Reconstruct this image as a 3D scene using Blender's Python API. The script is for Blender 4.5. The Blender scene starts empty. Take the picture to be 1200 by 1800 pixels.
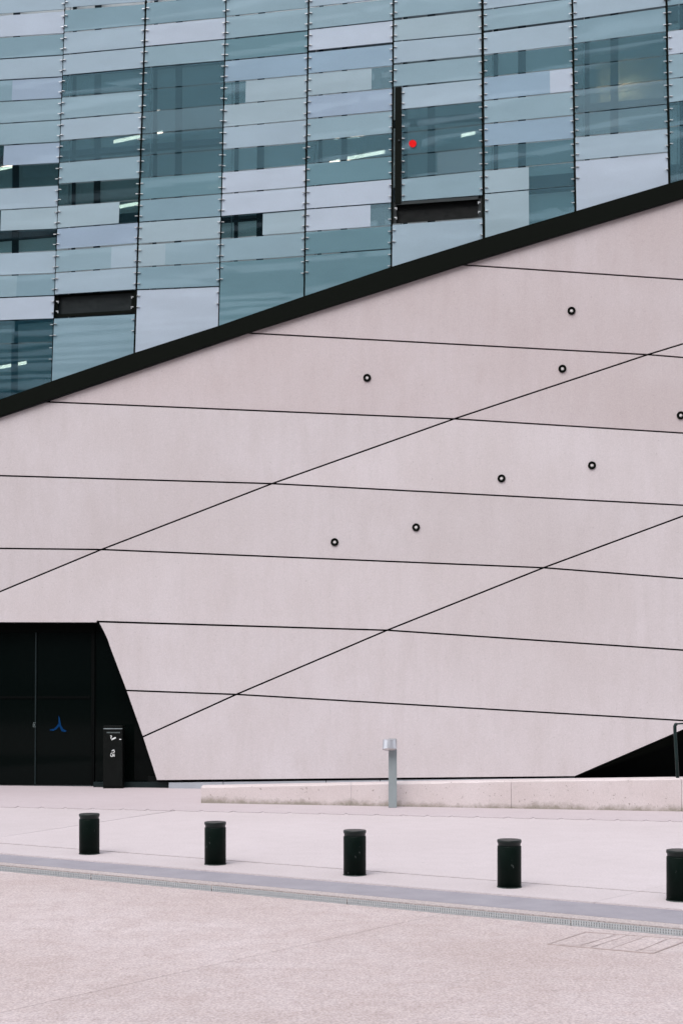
import bpy, bmesh, math, random
from mathutils import Vector, Matrix
random.seed(7)
sc = bpy.context.scene
col = sc.collection

# ------------------------------------------------------------------ camera
F, HOR, H = 2600.0, 1185.0, 1.8          # focal length and horizon in photo pixels, eye height in metres
cam_d = bpy.data.cameras.new('camera')
cam = bpy.data.objects.new('camera', cam_d); col.objects.link(cam)
cam.location = (0, 0, H); cam.rotation_euler = (math.pi/2, 0, 0)
cam_d.sensor_fit = 'HORIZONTAL'; cam_d.sensor_width = 36; cam_d.lens = F/1200*36
cam_d.shift_y = (HOR-900)/1200
cam_d.clip_start = 0.1; cam_d.clip_end = 2000
sc.camera = cam
sc.render.resolution_x = 682; sc.render.resolution_y = 1024

# ------------------------------------------------------------------ sky, sun, exposure
SUN_EL, SUN_AZ = math.radians(52), math.radians(205)     # overcast: soft light from behind the camera, a little left
world = bpy.data.worlds.new('World'); sc.world = world; world.use_nodes = True
wn = world.node_tree; wn.nodes.clear()
wo = wn.nodes.new('ShaderNodeOutputWorld'); bg = wn.nodes.new('ShaderNodeBackground')
sky = wn.nodes.new('ShaderNodeTexSky'); sky.sky_type = 'NISHITA'; sky.sun_disc = False
sky.sun_elevation = SUN_EL; sky.sun_rotation = SUN_AZ
sky.air_density = 1.0; sky.dust_density = 1.5; sky.ozone_density = 1.0
hs = wn.nodes.new('ShaderNodeHueSaturation'); hs.inputs['Saturation'].default_value = 0.30
wn.links.new(sky.outputs[0], hs.inputs['Color']); wn.links.new(hs.outputs[0], bg.inputs['Color'])
wn.links.new(bg.outputs[0], wo.inputs['Surface'])
bg.inputs['Strength'].default_value = 0.13
sun_d = bpy.data.lights.new('sun', 'SUN'); sun_d.energy = 1.0; sun_d.angle = math.radians(50); sun_d.color = (1, .97, .945)
sun = bpy.data.objects.new('sun', sun_d); col.objects.link(sun)
sdir = Vector((math.sin(SUN_AZ)*math.cos(SUN_EL), math.cos(SUN_AZ)*math.cos(SUN_EL), math.sin(SUN_EL)))
sun.rotation_euler = sdir.to_track_quat('Z', 'Y').to_euler(); sun.location = sdir*40
sc.view_settings.view_transform = 'Standard'; sc.view_settings.look = 'None'
sc.view_settings.exposure = 1.28; sc.view_settings.gamma = 1
sc.cycles.max_bounces = 8; sc.cycles.transparent_max_bounces = 16

# ------------------------------------------------------------------ projection of measured points onto the real surfaces
def uv(px, py): return (px-600)/F, (HOR-py)/F
def P(px, py, Y):
    u, v = uv(px, py); return Vector((u*Y, Y, H+v*Y))
def G(px, py, z=0.0): return P(px, py, (H-z)*F/(py-HOR))       # a point on level ground
def glass(px, py, o=0.0):                                     # the gently curved glass front, leaning out a little
    u, v = uv(px, py)
    a, b, c = .008*u*u, 1+.2*u+.05*v, -(24.2+o)
    Y = -c/b if a < 1e-9 else (-b+math.sqrt(b*b-4*a*c))/(2*a)
    return P(px, py, Y)
class Plane:
    def __init__(s, a, b, c):
        s.n = (b-a).cross(c-a).normalized(); s.d = s.n.dot(a)
        if s.n.y > 0: s.n = -s.n; s.d = -s.d
    def at(s, px, py, o=0.0):                                 # o: metres behind the plane
        u, v = uv(px, py); o_ = Vector((0, 0, H))
        r = Vector((u, 1, v)); t = (s.d-o-s.n.dot(o_))/s.n.dot(r)
        return o_+r*t
def pl(o): 
    a = Vector((0, 22.9+o, 0)); return Plane(a, a+Vector((1, -.12, 0)), a+Vector((0, 0, 1)))
PB = pl(0)
_fw = Vector((0, -1, 0))
PA = Plane(PB.at(0, 1040), PB.at(1200, 604), PB.at(600, 500)+_fw*.12)
PC = Plane(PB.at(250, 1296), PB.at(1200, 907), PB.at(800, 1350)-_fw*.05)
DOOR = pl(.30)

# ------------------------------------------------------------------ object helpers
def link(o, parent=None):
    col.objects.link(o)
    if parent is not None:
        o.parent = parent; o.matrix_parent_inverse = Matrix.Translation(-parent.location)
    return o
def tag(o, label=None, cat=None, group=None, kind=None):
    for k, v in (('label', label), ('category', cat), ('group', group), ('kind', kind)):
        if v: o[k] = v
    return o
def empty(name, loc, label, cat, group=None):
    o = bpy.data.objects.new(name, None); o.location = loc; o.empty_display_size = .2
    col.objects.link(o); return tag(o, label, cat, group)
def obj(name, bm, mats, parent=None, smooth=False):
    bmesh.ops.recalc_face_normals(bm, faces=bm.faces[:])
    me = bpy.data.meshes.new(name); bm.to_mesh(me); bm.free()
    for m in (mats if isinstance(mats, (list, tuple)) else [mats]): me.materials.append(m)
    if smooth:
        for p in me.polygons: p.use_smooth = True
    return link(bpy.data.objects.new(name, me), parent)
def prism(bm, front, back, mi=0, bevel=0):
    n = len(front)
    a = [bm.verts.new(p) for p in front]; b = [bm.verts.new(p) for p in back]
    fs = [bm.faces.new(a), bm.faces.new(b[::-1])]
    for i in range(n): fs.append(bm.faces.new((a[i], b[i], b[(i+1) % n], a[(i+1) % n])))
    for f in fs: f.material_index = mi
    return fs
def slab(bm, pts, vec, mi=0): return prism(bm, pts, [p+vec for p in pts], mi)
def box(bm, c, s, rz=0, mi=0):
    m = Matrix.Translation(c) @ Matrix.Rotation(rz, 4, 'Z') @ Matrix.Diagonal((s[0], s[1], s[2], 1))
    r = bmesh.ops.create_cube(bm, size=1, matrix=m)
    for f in {f for v in r['verts'] for f in v.link_faces}: f.material_index = mi
def lathe(bm, prof, seg=48, center=(0, 0, 0), mi=0):
    c = Vector(center); rings = []
    for r, z in prof:
        rings.append([bm.verts.new(c+Vector((r*math.cos(2*math.pi*i/seg), r*math.sin(2*math.pi*i/seg), z))) for i in range(seg)])
    for a, b in zip(rings, rings[1:]):
        for i in range(seg):
            f = bm.faces.new((a[i], a[(i+1) % seg], b[(i+1) % seg], b[i])); f.material_index = mi; f.smooth = True
    for ring in (rings[0], rings[-1]):
        f = bm.faces.new(ring); f.material_index = mi
def tube(bm, pts, r, seg=10):
    rings = []
    for i, p in enumerate(pts):
        d = (pts[min(i+1, len(pts)-1)]-pts[max(i-1, 0)]).normalized()
        x = d.orthogonal().normalized() if i == 0 else (x-d*x.dot(d)).normalized()
        y = d.cross(x)
        rings.append([bm.verts.new(p+(x*math.cos(2*math.pi*k/seg)+y*math.sin(2*math.pi*k/seg))*r) for k in range(seg)])
    for a, b in zip(rings, rings[1:]):
        for i in range(seg): bm.faces.new((a[i], a[(i+1) % seg], b[(i+1) % seg], b[i])).smooth = True
    bm.faces.new(rings[0]); bm.faces.new(rings[-1])
def inset(poly, d):
    """move every edge of a pixel polygon inwards by d (number or list per edge)"""
    n = len(poly); ar = sum(poly[i][0]*poly[(i+1) % n][1]-poly[(i+1) % n][0]*poly[i][1] for i in range(n))
    s = 1 if ar > 0 else -1
    dd = d if isinstance(d, list) else [d]*n
    L = []
    for i in range(n):
        (x0, y0), (x1, y1) = poly[i], poly[(i+1) % n]
        l = math.hypot(x1-x0, y1-y0); nx, ny = -(y1-y0)/l*s, (x1-x0)/l*s
        L.append((nx, ny, nx*x0+ny*y0+dd[i]))
    out = []
    for i in range(n):
        a, b = L[i-1], L[i]; det = a[0]*b[1]-a[1]*b[0]
        if abs(det) < .02: out.append((poly[i][0]+b[0]*dd[i], poly[i][1]+b[1]*dd[i]))
        else: out.append(((a[2]*b[1]-a[1]*b[2])/det, (a[0]*b[2]-a[2]*b[0])/det))
    return out

# ------------------------------------------------------------------ materials
def lin(c): return tuple(((x/255)/12.92 if x/255 <= .04045 else ((x/255+.055)/1.055)**2.4) for x in c)
class NT:
    def __init__(s, name):
        s.m = bpy.data.materials.new(name); s.m.use_nodes = True
        s.t = s.m.node_tree; s.t.nodes.clear(); s.out = s.n('OutputMaterial')
    def n(s, typ, **kw):
        x = s.t.nodes.new('ShaderNode'+typ)
        for k, v in kw.items(): setattr(x, k, v)
        return x
    def l(s, a, b): s.t.links.new(a, b)
    def set(s, node, **kw):
        for k, v in kw.items():
            i = node.inputs[k.replace('_', ' ')]
            i.default_value = (tuple(v)+(1,))[:4] if isinstance(v, tuple) and len(v) == 3 and i.type == 'RGBA' else v
        return node
    def pos(s, scale=(1, 1, 1)):
        g = s.n('TexCoord'); mp = s.n('Mapping'); mp.inputs['Scale'].default_value = scale
        s.l(g.outputs['Object'], mp.inputs['Vector']); return mp.outputs[0]
    def noise(s, vec, scale, detail=4, rough=.55, lo=.3, hi=.7):
        x = s.set(s.n('TexNoise'), Scale=scale, Detail=detail, Roughness=rough); s.l(vec, x.inputs['Vector'])
        r = s.set(s.n('MapRange'), From_Min=lo, From_Max=hi); s.l(x.outputs[0], r.inputs['Value']); return r.outputs[0]
    def mix(s, fac, a, b, mode='MIX'):
        x = s.n('Mix', data_type='RGBA', blend_type=mode)
        for i, v in ((0, fac), (6, a), (7, b)):
            if hasattr(v, 'links'): s.l(v, x.inputs[i])
            elif i == 0: x.inputs[0].default_value = v
            else: x.inputs[i].default_value = tuple(v)+(1,)
        return x.outputs[2]
    def math(s, op, a, b=0.0, clamp=False):
        x = s.n('Math', operation=op, use_clamp=clamp)
        for i, v in enumerate((a, b)):
            if hasattr(v, 'links'): s.l(v, x.inputs[i])
            else: x.inputs[i].default_value = v
        return x.outputs[0]
    def bump(s, h, strength, dist=.01):
        b = s.set(s.n('Bump'), Strength=strength, Distance=dist); s.l(h, b.inputs['Height']); return b.outputs[0]
    def bsdf(s, color, rough=.8, spec=.4, metal=0.0, normal=None):
        b = s.n('BsdfPrincipled')
        for k, v in (('Base Color', color), ('Roughness', rough), ('Specular IOR Level', spec), ('Metallic', metal)):
            if hasattr(v, 'links'): s.l(v, b.inputs[k])
            else: b.inputs[k].default_value = tuple(v)+(1,) if k == 'Base Color' else v
        if normal is not None: s.l(normal, b.inputs['Normal'])
        return b
    def done(s, sh): s.l(sh.outputs[0], s.out.inputs['Surface']); return s.m

def m_concrete(name, base, alt, speck=.10, stain=.35, grain=60, bump=.12, big=.55, spots=0.0):
    t = NT(name); v = t.pos()
    c = t.mix(t.math('MULTIPLY', t.noise(v, big, 5, .6), stain), base, alt)
    c = t.mix(t.math('MULTIPLY', t.noise(t.pos((1.6, 1.6, .5)), 2.6, 6, .7, .42, .72), stain*.8), c, alt)
    c = t.mix(t.math('MULTIPLY', t.noise(t.pos((1, 1, .12)), 5.5, 4, .6, .48, .72), stain*.22), c, tuple(x*.86 for x in alt))
    g = t.noise(v, grain, 3, .7, .25, .75)
    dk = t.mix(g, (1-speck*1.6,)*3, (1+speck,)*3)
    c = t.mix(1.0, c, dk, 'MULTIPLY')
    pits = t.noise(v, grain*.45, 2, .5, .70, .76)
    c = t.mix(t.math('MULTIPLY', pits, .25), c, (.16, .14, .13))
    if spots:                                                 # scattered gum marks and grit
        for sc_, th, k_ in ((1.1, .028, 1.0), (2.9, .035, .7)):
            vo = t.set(t.n('TexVoronoi'), Scale=sc_); t.l(v, vo.inputs['Vector'])
            mr = t.set(t.n('MapRange'), From_Min=th, From_Max=th*.55); t.l(vo.outputs['Distance'], mr.inputs['Value'])
            c = t.mix(t.math('MULTIPLY', mr.outputs[0], spots*k_), c, (.20, .17, .165))
    oi = t.n('ObjectInfo'); r = t.set(t.n('MapRange'), To_Min=.965, To_Max=1.03); t.l(oi.outputs['Random'], r.inputs['Value'])
    cc = t.n('CombineColor')
    for i in range(3): t.l(r.outputs[0], cc.inputs[i])
    c = t.mix(1.0, c, cc.outputs[0], 'MULTIPLY')
    return t.done(t.bsdf(c, .88, .3, normal=t.bump(g, bump, .004)))
def m_plain(name, c, rough=.5, spec=.4, metal=0.0, var=.12, scale=14):
    t = NT(name); v = t.pos(); n = t.noise(v, scale, 5, .65)
    cc = t.mix(n, tuple(x*(1-var) for x in c), tuple(x*(1+var) for x in c))
    rr = t.set(t.n('MapRange'), To_Min=max(0, rough-.08), To_Max=min(1, rough+.1)); t.l(n, rr.inputs['Value'])
    return t.done(t.bsdf(cc, rr.outputs[0], spec, metal))
def m_emit(name, c, s):
    t = NT(name); e = t.set(t.n('Emission'), Color=c, Strength=s); return t.done(e)

M_WALL = m_concrete('wall_concrete', (.496, .456, .474), (.425, .378, .380), .08, .75, 55, .10, .38)
M_WALLW = m_concrete('wall_concrete_warm', (.475, .425, .438), (.42, .36, .36), .08, .8, 55, .10, .45)
M_PAVE = m_concrete('pavement_concrete', (.478, .422, .434), (.42, .366, .372), .09, .6, 45, .15, .5, .3)
M_AGG = m_concrete('aggregate_concrete', (.515, .445, .45), (.40, .322, .308), .28, 1.0, 62, .6, .30, .5)
M_JOINT = m_plain('joint_dirt', (.11, .095, .09), .95, .1)
M_BLACK = m_plain('black_steel', (.0018, .0030, .0018), .55, .06)
M_SHADE = m_plain('blackened_frame', (.0012, .0018, .0017), .6, .04)
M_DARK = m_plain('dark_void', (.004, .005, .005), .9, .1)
M_STEEL = m_plain('dark_grey_steel', (.02, .026, .028), .45, .25)

def m_strip():
    t = NT('grey_granite'); v = t.pos(); n = t.noise(v, 3, 5, .65); g = t.noise(v, 120, 2, .7)
    c = t.mix(n, (.205, .19, .22), (.265, .25, .28)); c = t.mix(t.math('MULTIPLY', g, .35), c, (.33, .305, .32))
    return t.done(t.bsdf(c, .75, .35, normal=t.bump(g, .2, .003)))
M_STRIP = m_strip()
M_GRATE = m_plain('galvanised_grate', (.30, .30, .305), .6, .3, .1, .12, 20)
M_PLINTH = m_plain('plinth_metal', (.32, .34, .375), .5, .4, .2, .06, 3)
M_LAMP = m_plain('lamp_aluminium', (.25, .285, .295), .45, .4, .25, .05, 8)
M_LAMPHEAD = m_plain('lamp_head_aluminium', (.50, .51, .55), .35, .5, .6, .05, 8)
M_LENS = m_plain('frosted_lens', (.62, .60, .58), .35, .5)
M_PORT = m_plain('port_lens', (.58, .55, .55), .5, .3)
M_CLIP = m_plain('clip_steel', (.60, .62, .64), .3, .5, .5)
M_RED = m_plain('red_vinyl', (.58, .005, .006), .5, .08, 0, .02)
M_BLUE = m_plain('blue_vinyl', (.0025, .026, .085), .6, .02)
M_WHITE = m_plain('white_vinyl', (.55, .57, .56), .6, .3)
M_GREYPRINT = m_plain('grey_print', (.09, .11, .11), .6, .3)
M_TEALSTEEL = m_plain('teal_steel', (.005, .011, .012), .4, .2)
M_BINPAINT = m_plain('bin_paint', (.002, .003, .0026), .5, .12)
M_TUBE = m_emit('tube_light', (1, .64, .48), 3.6)
M_WARM = m_emit('warm_lamp', (1, .52, .27), 170.0)

def m_bollard():
    t = NT('bollard_paint'); v = t.pos(); n = t.noise(v, 9, 5, .65)
    c = t.mix(n, (.0014, .0046, .0034), (.003, .0075, .0058))
    sc_ = t.noise(t.pos((1, 1, .6)), 30, 3, .6, .68, .72); c = t.mix(t.math('MULTIPLY', sc_, .6), c, (.20, .22, .21))
    return t.done(t.bsdf(c, .45, .06))
M_BOLL = m_bollard()
def m_ledge():
    t = NT('ledge_concrete'); v = t.pos()
    c = t.mix(t.noise(v, 1.4, 6, .65), (.54, .478, .482), (.475, .41, .405))
    g = t.noise(v, 70, 3, .7, .25, .75); c = t.mix(1.0, c, t.mix(g, (.86,)*3, (1.08,)*3), 'MULTIPLY')
    c = t.mix(t.math('MULTIPLY', t.noise(v, 26, 2, .5, .67, .73), .6), c, (.16, .14, .12))
    sep = t.n('SeparateXYZ'); t.l(v, sep.inputs[0])
    # algae along the foot: a stain with its own ragged upper edge
    h = t.math('ADD', t.math('MULTIPLY', t.noise(v, 2.6, 5, .7, .25, .8), .16), t.math('MULTIPLY', t.noise(v, 22, 2, .6), .03))
    alg = t.set(t.n('MapRange'), From_Min=0.0, From_Max=.085); t.l(t.math('SUBTRACT', h, sep.outputs[2]), alg.inputs['Value'])
    c = t.mix(t.math('MULTIPLY', alg.outputs[0], .62), c, (.10, .095, .05))
    # dark scuffs under the top edge
    s = t.math('MULTIPLY', t.noise(v, 1.6, 3, .6, .62, .74), t.noise(v, 20, 4, .75, .46, .66))
    tp = t.set(t.n('MapRange'), From_Min=.14, From_Max=.30); t.l(sep.outputs[2], tp.inputs['Value'])
    c = t.mix(t.math('MULTIPLY', t.math('MULTIPLY', s, tp.outputs[0]), .55), c, (.15, .13, .115))
    return t.done(t.bsdf(c, .9, .25, normal=t.bump(g, .35, .004)))
M_LEDGE = m_ledge()
def m_doorglass():
    t = NT('black_door_glass'); return t.done(t.bsdf((.0015, .0028, .0026), .06, .06))
M_DOORGLASS = m_doorglass()

KG = (.93, 1.0, 1.02)                      # printed-coating albedo for a panel of the given pale tone
_gm = {}
def m_glass(rgb, op):
    """façade glass: coating of tone rgb covering share op, clear tinted glass for the rest, sheen and slight roller-wave"""
    k = (tuple(rgb), op)
    if k in _gm: return _gm[k]
    t = NT('facade_glass_%d' % len(_gm)); v = t.pos()
    wav = t.set(t.n('TexNoise'), Scale=1.0, Detail=2.0, Roughness=.45); t.l(t.pos((.22, .22, 1.5)), wav.inputs['Vector'])
    nrm = t.bump(wav.outputs[0], .075, .02)
    c = tuple(x*k_ for x, k_ in zip(lin(rgb), KG))
    n = t.noise(t.pos((.7, .7, 1.6)), 1.3, 4, .6); g = t.noise(v, 90, 2, .6)
    cc = t.mix(n, tuple(x*.94 for x in c), tuple(x*1.05 for x in c))
    cc = t.mix(1.0, cc, t.mix(g, (.96,)*3, (1.04,)*3), 'MULTIPLY')
    fd = t.n('BsdfDiffuse'); t.l(cc, fd.inputs['Color']); ft = t.n('BsdfTranslucent'); t.l(cc, ft.inputs['Color'])
    frit = t.n('MixShader'); frit.inputs[0].default_value = .30; t.l(fd.outputs[0], frit.inputs[1]); t.l(ft.outputs[0], frit.inputs[2])
    tr = t.set(t.n('BsdfTransparent'), Color=(.70, .86, .89) if op > .1 else (.55, .70, .72))
    base = t.n('MixShader'); t.l(t.math('MULTIPLY', t.set(t.n('MapRange'), To_Min=.97, To_Max=1.03).outputs[0], op) if False else t.math('ADD', op, 0.0), base.inputs[0])
    t.l(tr.outputs[0], base.inputs[1]); t.l(frit.outputs[0], base.inputs[2])
    gl = t.set(t.n('BsdfGlossy'), Roughness=.015, Color=(.80, .92, 1.0)); t.l(nrm, gl.inputs['Normal'])
    fr = t.set(t.n('Fresnel'), IOR=1.5); t.l(nrm, fr.inputs['Normal'])
    mx = t.n('MixShader'); t.l(t.math('MULTIPLY', fr.outputs[0], 1.0 if op < .1 else 2.2 if op < .25 else 3.0 if op < .88 else 2.4 if op < .95 else 1.4, True), mx.inputs[0])
    t.l(base.outputs[0], mx.inputs[1]); t.l(gl.outputs[0], mx.inputs[2])
    _gm[k] = t.done(mx); return _gm[k]

# ------------------------------------------------------------------ ground
bm = bmesh.new()
slab(bm, [Vector(p) for p in ((-150, -150, -.05), (150, -150, -.05), (150, 200, -.05), (-150, 200, -.05))], Vector((0, 0, -.3)))
tag(obj('ground', bm, M_JOINT), kind='structure')
DN = Vector((0, 0, -.06))
def line(a, b): return lambda x: a+b*x
j1, j2 = line(1419, .0215), line(1482, .0755)
s_top, s_bot, d_top, d_bot = line(1500, .0825), line(1515.5, .0915), line(1521, .0935), line(1529.5, .0955)
XL, XR = -420, 1650
pave = bpy.data.objects.new('pavement', None); col.objects.link(pave); tag(pave, kind='structure')
def ground_piece(name, pix, mat, parent, z=0.0, gap=0.0, dn=DN):
    pts = [G(x, y, z) for x, y in pix]
    if gap:
        q = inset([(p.x, p.y) for p in pts], gap); pts = [Vector((x, y, z)) for x, y in q]
    b = bmesh.new(); slab(b, pts, dn); return obj(name, b, mat, parent)
# far apron along the wall; its near edge is a saw-toothed casting joint
jag = []
x = XL
while x < XR:
    k = random.uniform(40, 58); jag += [(x, j1(x)), (x+k*.78, j1(x+k*.78)+.5), (x+k*.9, j1(x+k)-1.6)]; x += k
jag.append((XR, j1(XR)))
far = [Vector((-40, 27, 0)), Vector((40, 27, 0))]
b = bmesh.new(); slab(b, [G(x, y-.45) for x, y in jag]+[Vector((40, G(XR, j1(XR)).y, 0)), far[1], far[0], Vector((-40, G(XL, j1(XL)).y, 0))], DN)
obj('slab', b, m_concrete('apron_concrete', (.44, .382, .398), (.39, .33, .34), .09, .6, 45, .15, .5), pave)
# middle field, split by two cross joints
def isect(p, q, ln):                                          # where the pixel line p-q meets y = ln(x)
    s = (q[1]-p[1])/(q[0]-p[0]); x = (p[1]-s*p[0]-ln(0))/((ln(1)-ln(0))-s); return (x, ln(x))
c1a, c1b = isect((0, 1472), (276, 1430), j1), isect((0, 1472), (276, 1430), j2)
c2a, c2b, c2c = isect((1040, 1587), (1170, 1556), j1), isect((1040, 1587), (1170, 1556), j2), isect((1040, 1587), (1170, 1556), s_top)
def jagseg(x0, x1): return [(x, y+.45) for x, y in jag if x0 < x < x1]
g = .0035
ground_piece('slab', [(XL, j1(XL)+.4)]+jagseg(XL+1, c1a[0])+[c1a, c1b, (XL, j2(XL))], M_PAVE, pave)
ground_piece('slab', [(c1a[0]+.8, c1a[1]+.4)]+jagseg(c1a[0]+2, c2a[0])+[(c2a[0], c2a[1]+.4), c2b, (c1b[0]+.8, j2(c1b[0]+.8))], M_PAVE, pave)
ground_piece('slab', [(c2a[0]+.8, c2a[1]+.4)]+jagseg(c2a[0]+2, XR)+[(XR, j1(XR)+.4), (XR, j2(XR)), (c2b[0]+.8, c2b[1])], M_PAVE, pave)
ground_piece('slab', [(XL, j2(XL)+1.3), (c2b[0]-.6, c2b[1]+1.3), (c2c[0]-.6, c2c[1]), (XL, s_top(XL))], M_PAVE, pave)
ground_piece('slab', [(c2b[0]+.6, c2b[1]+1.3), (XR, j2(XR)+1.3), (XR, s_top(XR)), (c2c[0]+.6, c2c[1])], M_PAVE, pave)
# grey granite band and the narrow aggregate fillet beside the drain
kb = tag(ground_piece('kerb_strip', [(XL, s_top(XL)), (XR, s_top(XR)), (XR, s_bot(XR)), (XL, s_bot(XL))], M_STRIP, None, -.012), kind='structure')
plaza = bpy.data.objects.new('plaza', None); col.objects.link(plaza); tag(plaza, kind='structure')
M_FIL = m_concrete('fillet_aggregate', (.45, .39, .385), (.36, .305, .295), .28, .6, 60, .4)
ground_piece('fillet', [(XL, s_bot(XL)+.5), (XR, s_bot(XR)+.5), (XR, d_top(XR)-.5), (XL, d_top(XL)-.5)], M_FIL, plaza, -.012)
# the plaza's two cast fields with one long shallow joint
cA, cB = (40, 1768), (400, 1688); sl = (cB[1]-cA[1])/(cB[0]-cA[0])
e1 = isect(cA, cB, d_bot); gA = G(*cA); gB = G(*cB); gE = G(*e1); dv = (gA-gB).normalized(); gN = gA+dv*14
dl, dr = G(XL, d_bot(XL)), G(XR, d_bot(XR))
side = Vector((-dv.y, dv.x, 0))*.0025
for pts in ([dl, gE+side*(1 if side.x < 0 else -1), gN+side*(1 if side.x < 0 else -1), Vector((-30, gN.y, 0)), Vector((-30, dl.y, 0))],
            [gE-side*(1 if side.x < 0 else -1), dr, Vector((30, dr.y, 0)), Vector((30, -12, 0)), Vector((gN.x, -12, 0)), gN-side*(1 if side.x < 0 else -1)]):
    b = bmesh.new(); slab(b, [Vector((p.x, p.y, -.012)) for p in pts], DN); obj('slab', b, M_AGG, plaza)
b = bmesh.new(); slab(b, [Vector(p) for p in ((-60, -40, -.016), (60, -40, -.016), (60, gN.y-.02, -.016), (-60, gN.y-.02, -.016))][:4], DN)
# drain channel: lengths of slotted grate lying in a trough
M_TROUGH = m_plain('trough_metal', (.27, .27, .265), .7, .3)
drain = empty('drain_channel', (G(300, d_top(300)).x, G(300, d_top(300)).y, -.012), 'long slotted grey metal drain channel in the paving beside the granite band', 'drain')
xs = [XL, -230, -40, 160, 372, 610, 1003, 1330, XR]
for x0, x1 in zip(xs, xs[1:]):
    a0, a1, b0, b1 = G(x0+.7, d_top(x0)), G(x1-.7, d_top(x1)), G(x0+.7, d_bot(x0)-.4), G(x1-.7, d_bot(x1)-.4)
    b = bmesh.new(); up = Vector((0, 0, -.010)); th = Vector((0, 0, -.012))
    def qd(s0, s1, t0, t1, b=b):
        def q(s, t): return (a0.lerp(a1, s)).lerp(b0.lerp(b1, s), t)
        slab(b, [q(s0, t0)+up, q(s1, t0)+up, q(s1, t1)+up, q(s0, t1)+up], th)
    qd(0, 1, 0, .10); qd(0, 1, .90, 1); qd(0, 1, .47, .53)
    n = int((a1-a0).length/.02)
    for i in range(n): 
        qd((i+.1)/n, (i+.72)/n, .101, .469); qd((i+.1)/n, (i+.72)/n, .531, .899)
    obj('grate', b, M_GRATE, drain)
    b = bmesh.new(); slab(b, [p+Vector((0, 0, -.030)) for p in (a0, a1, b1, b0)], Vector((0, 0, -.015))); obj('trough', b, M_TROUGH, drain)
# inspection cover: aggregate-filled tray with a thin metal rim
cc = [(963, 1658), (1028, 1637), (1211, 1650), (1146, 1674)]
cg = [G(*p) for p in cc]
cover = empty('access_cover', (sum((p.x for p in cg))/4, sum((p.y for p in cg))/4, -.012), 'rectangular aggregate-filled access cover set in the paving near the drain', 'cover')
def cq(s, t): return cg[0].lerp(cg[3], s).lerp(cg[1].lerp(cg[2], s), t)
M_RIM = m_plain('rusty_rim', (.35, .29, .28), .8, .2)
def strip(a, bq, w, z, mat, name):
    d = (bq-a).normalized(); nn = Vector((-d.y, d.x, 0))*w/2; zz = Vector((0, 0, z))
    b = bmesh.new(); slab(b, [Vector((p.x, p.y, 0))+zz for p in (a-nn, bq-nn, bq+nn, a+nn)], Vector((0, 0, -.02))); obj(name, b, mat, cover)
for p, q in zip(cg, cg[1:]+cg[:1]): strip(p, q, .016, -.006, M_RIM, 'rim')
for s0, t0, s1, t1 in ((.27, .14, .33, .93), (.40, .02, .42, .98), (.59, .02, .59, .98), (.85, .10, .81, .92), (.08, .06, .40, .12), (.84, .13, .98, .17)):
    strip(cq(s0, t0), cq(s1, t1), .009, -.0075, M_RIM, 'seam')
ss = [0, .3, .41, .59, .83, 1]
for a, bb in zip(ss, ss[1:]):
    b = bmesh.new(); slab(b, [Vector((p.x, p.y, -.0095)) for p in (cq(a+.006, .01), cq(bb-.006, .01), cq(bb-.006, .99), cq(a+.006, .99))], Vector((0, 0, -.02)))
    obj('infill', b, M_AGG, cover)

# ------------------------------------------------------------------ folded concrete building
A, B_, C = PA, PB, PC
cb = empty('concrete_building', (PB.at(300, 1373).x, PB.at(300, 1373).y, 0), 'folded pale pink concrete wall with black slanting joints below the glass front', 'building')
panels = [
 (A, [(813, 465), (1200, 348), (1500, 257), (1500, 511), (1200, 491)]),
 (A, [(435, 585), (813, 465), (1200, 491), (1500, 511), (1200, 604), (1138, 623)]),
 (A, [(80, 706), (435, 585), (1138, 623), (798, 736)]),
 (A, [(-285, 829), (0, 733), (80, 706), (798, 736), (478, 850), (0, 836)]),
 (A, [(-300, 830), (0, 836), (478, 850), (178, 966), (0, 964), (-300, 961)]),
 (A, [(178, 966), (0, 964), (-300, 961), (-300, 1094), (-128, 1095), (0, 1040)]),
 (B_, [(1138, 623), (1200, 604), (1500, 515), (1500, 652), (1200, 628)]),
 (B_, [(798, 736), (1138, 623), (1200, 628), (1500, 652), (1500, 780), (1200, 761)]),
 (B_, [(478, 850), (798, 736), (1200, 761), (1500, 780), (1500, 799), (1246, 890), (1200, 888)]),
 (B_, [(178, 966), (478, 850), (1200, 888), (1246, 890), (1200, 907), (955, 998)]),
 (B_, [(-128, 1095), (0, 1040), (178, 966), (955, 998), (680, 1108), (171, 1092.5), (170, 1095.5)]),
 (B_, [(172, 1093), (680, 1108), (415, 1221), (221, 1214), (193, 1140), (188, 1125), (181, 1110)]),
 (B_, [(221, 1214), (415, 1221), (250, 1296)]),
 (C, [(1246, 890), (1500, 799), (1500, 904)]),
 (C, [(955, 998), (1200, 907), (1246, 890), (1500, 904), (1500, 1040), (1200, 1017)]),
 (C, [(680, 1108), (955, 998), (1200, 1017), (1500, 1040), (1500, 1163), (1200, 1143)]),
 (C, [(415, 1221), (680, 1108), (1200, 1143), (1480, 1162), (1245, 1270), (1200, 1267)]),
 (C, [(250, 1296), (415, 1221), (1200, 1267), (1245, 1270), (1200, 1284), (1010, 1366), (275, 1373)]),
]
for pi_, (plane, poly) in enumerate(panels):
    q = inset(poly, 1.45)
    f = [plane.at(*p) for p in q]
    b = bmesh.new(); slab(b, f, -plane.n*.045)
    o = obj('panel', b, M_WALLW if pi_ in (0, 1, 2, 6, 7) else M_WALL, cb)
diag1 = [(-128, 1095), (0, 1040), (178, 966), (478, 850), (798, 736), (1138, 623), (1200, 604), (1500, 515)]
diag2 = [(250, 1296), (415, 1221), (680, 1108), (955, 998), (1200, 907), (1246, 890), (1500, 799)]
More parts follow.
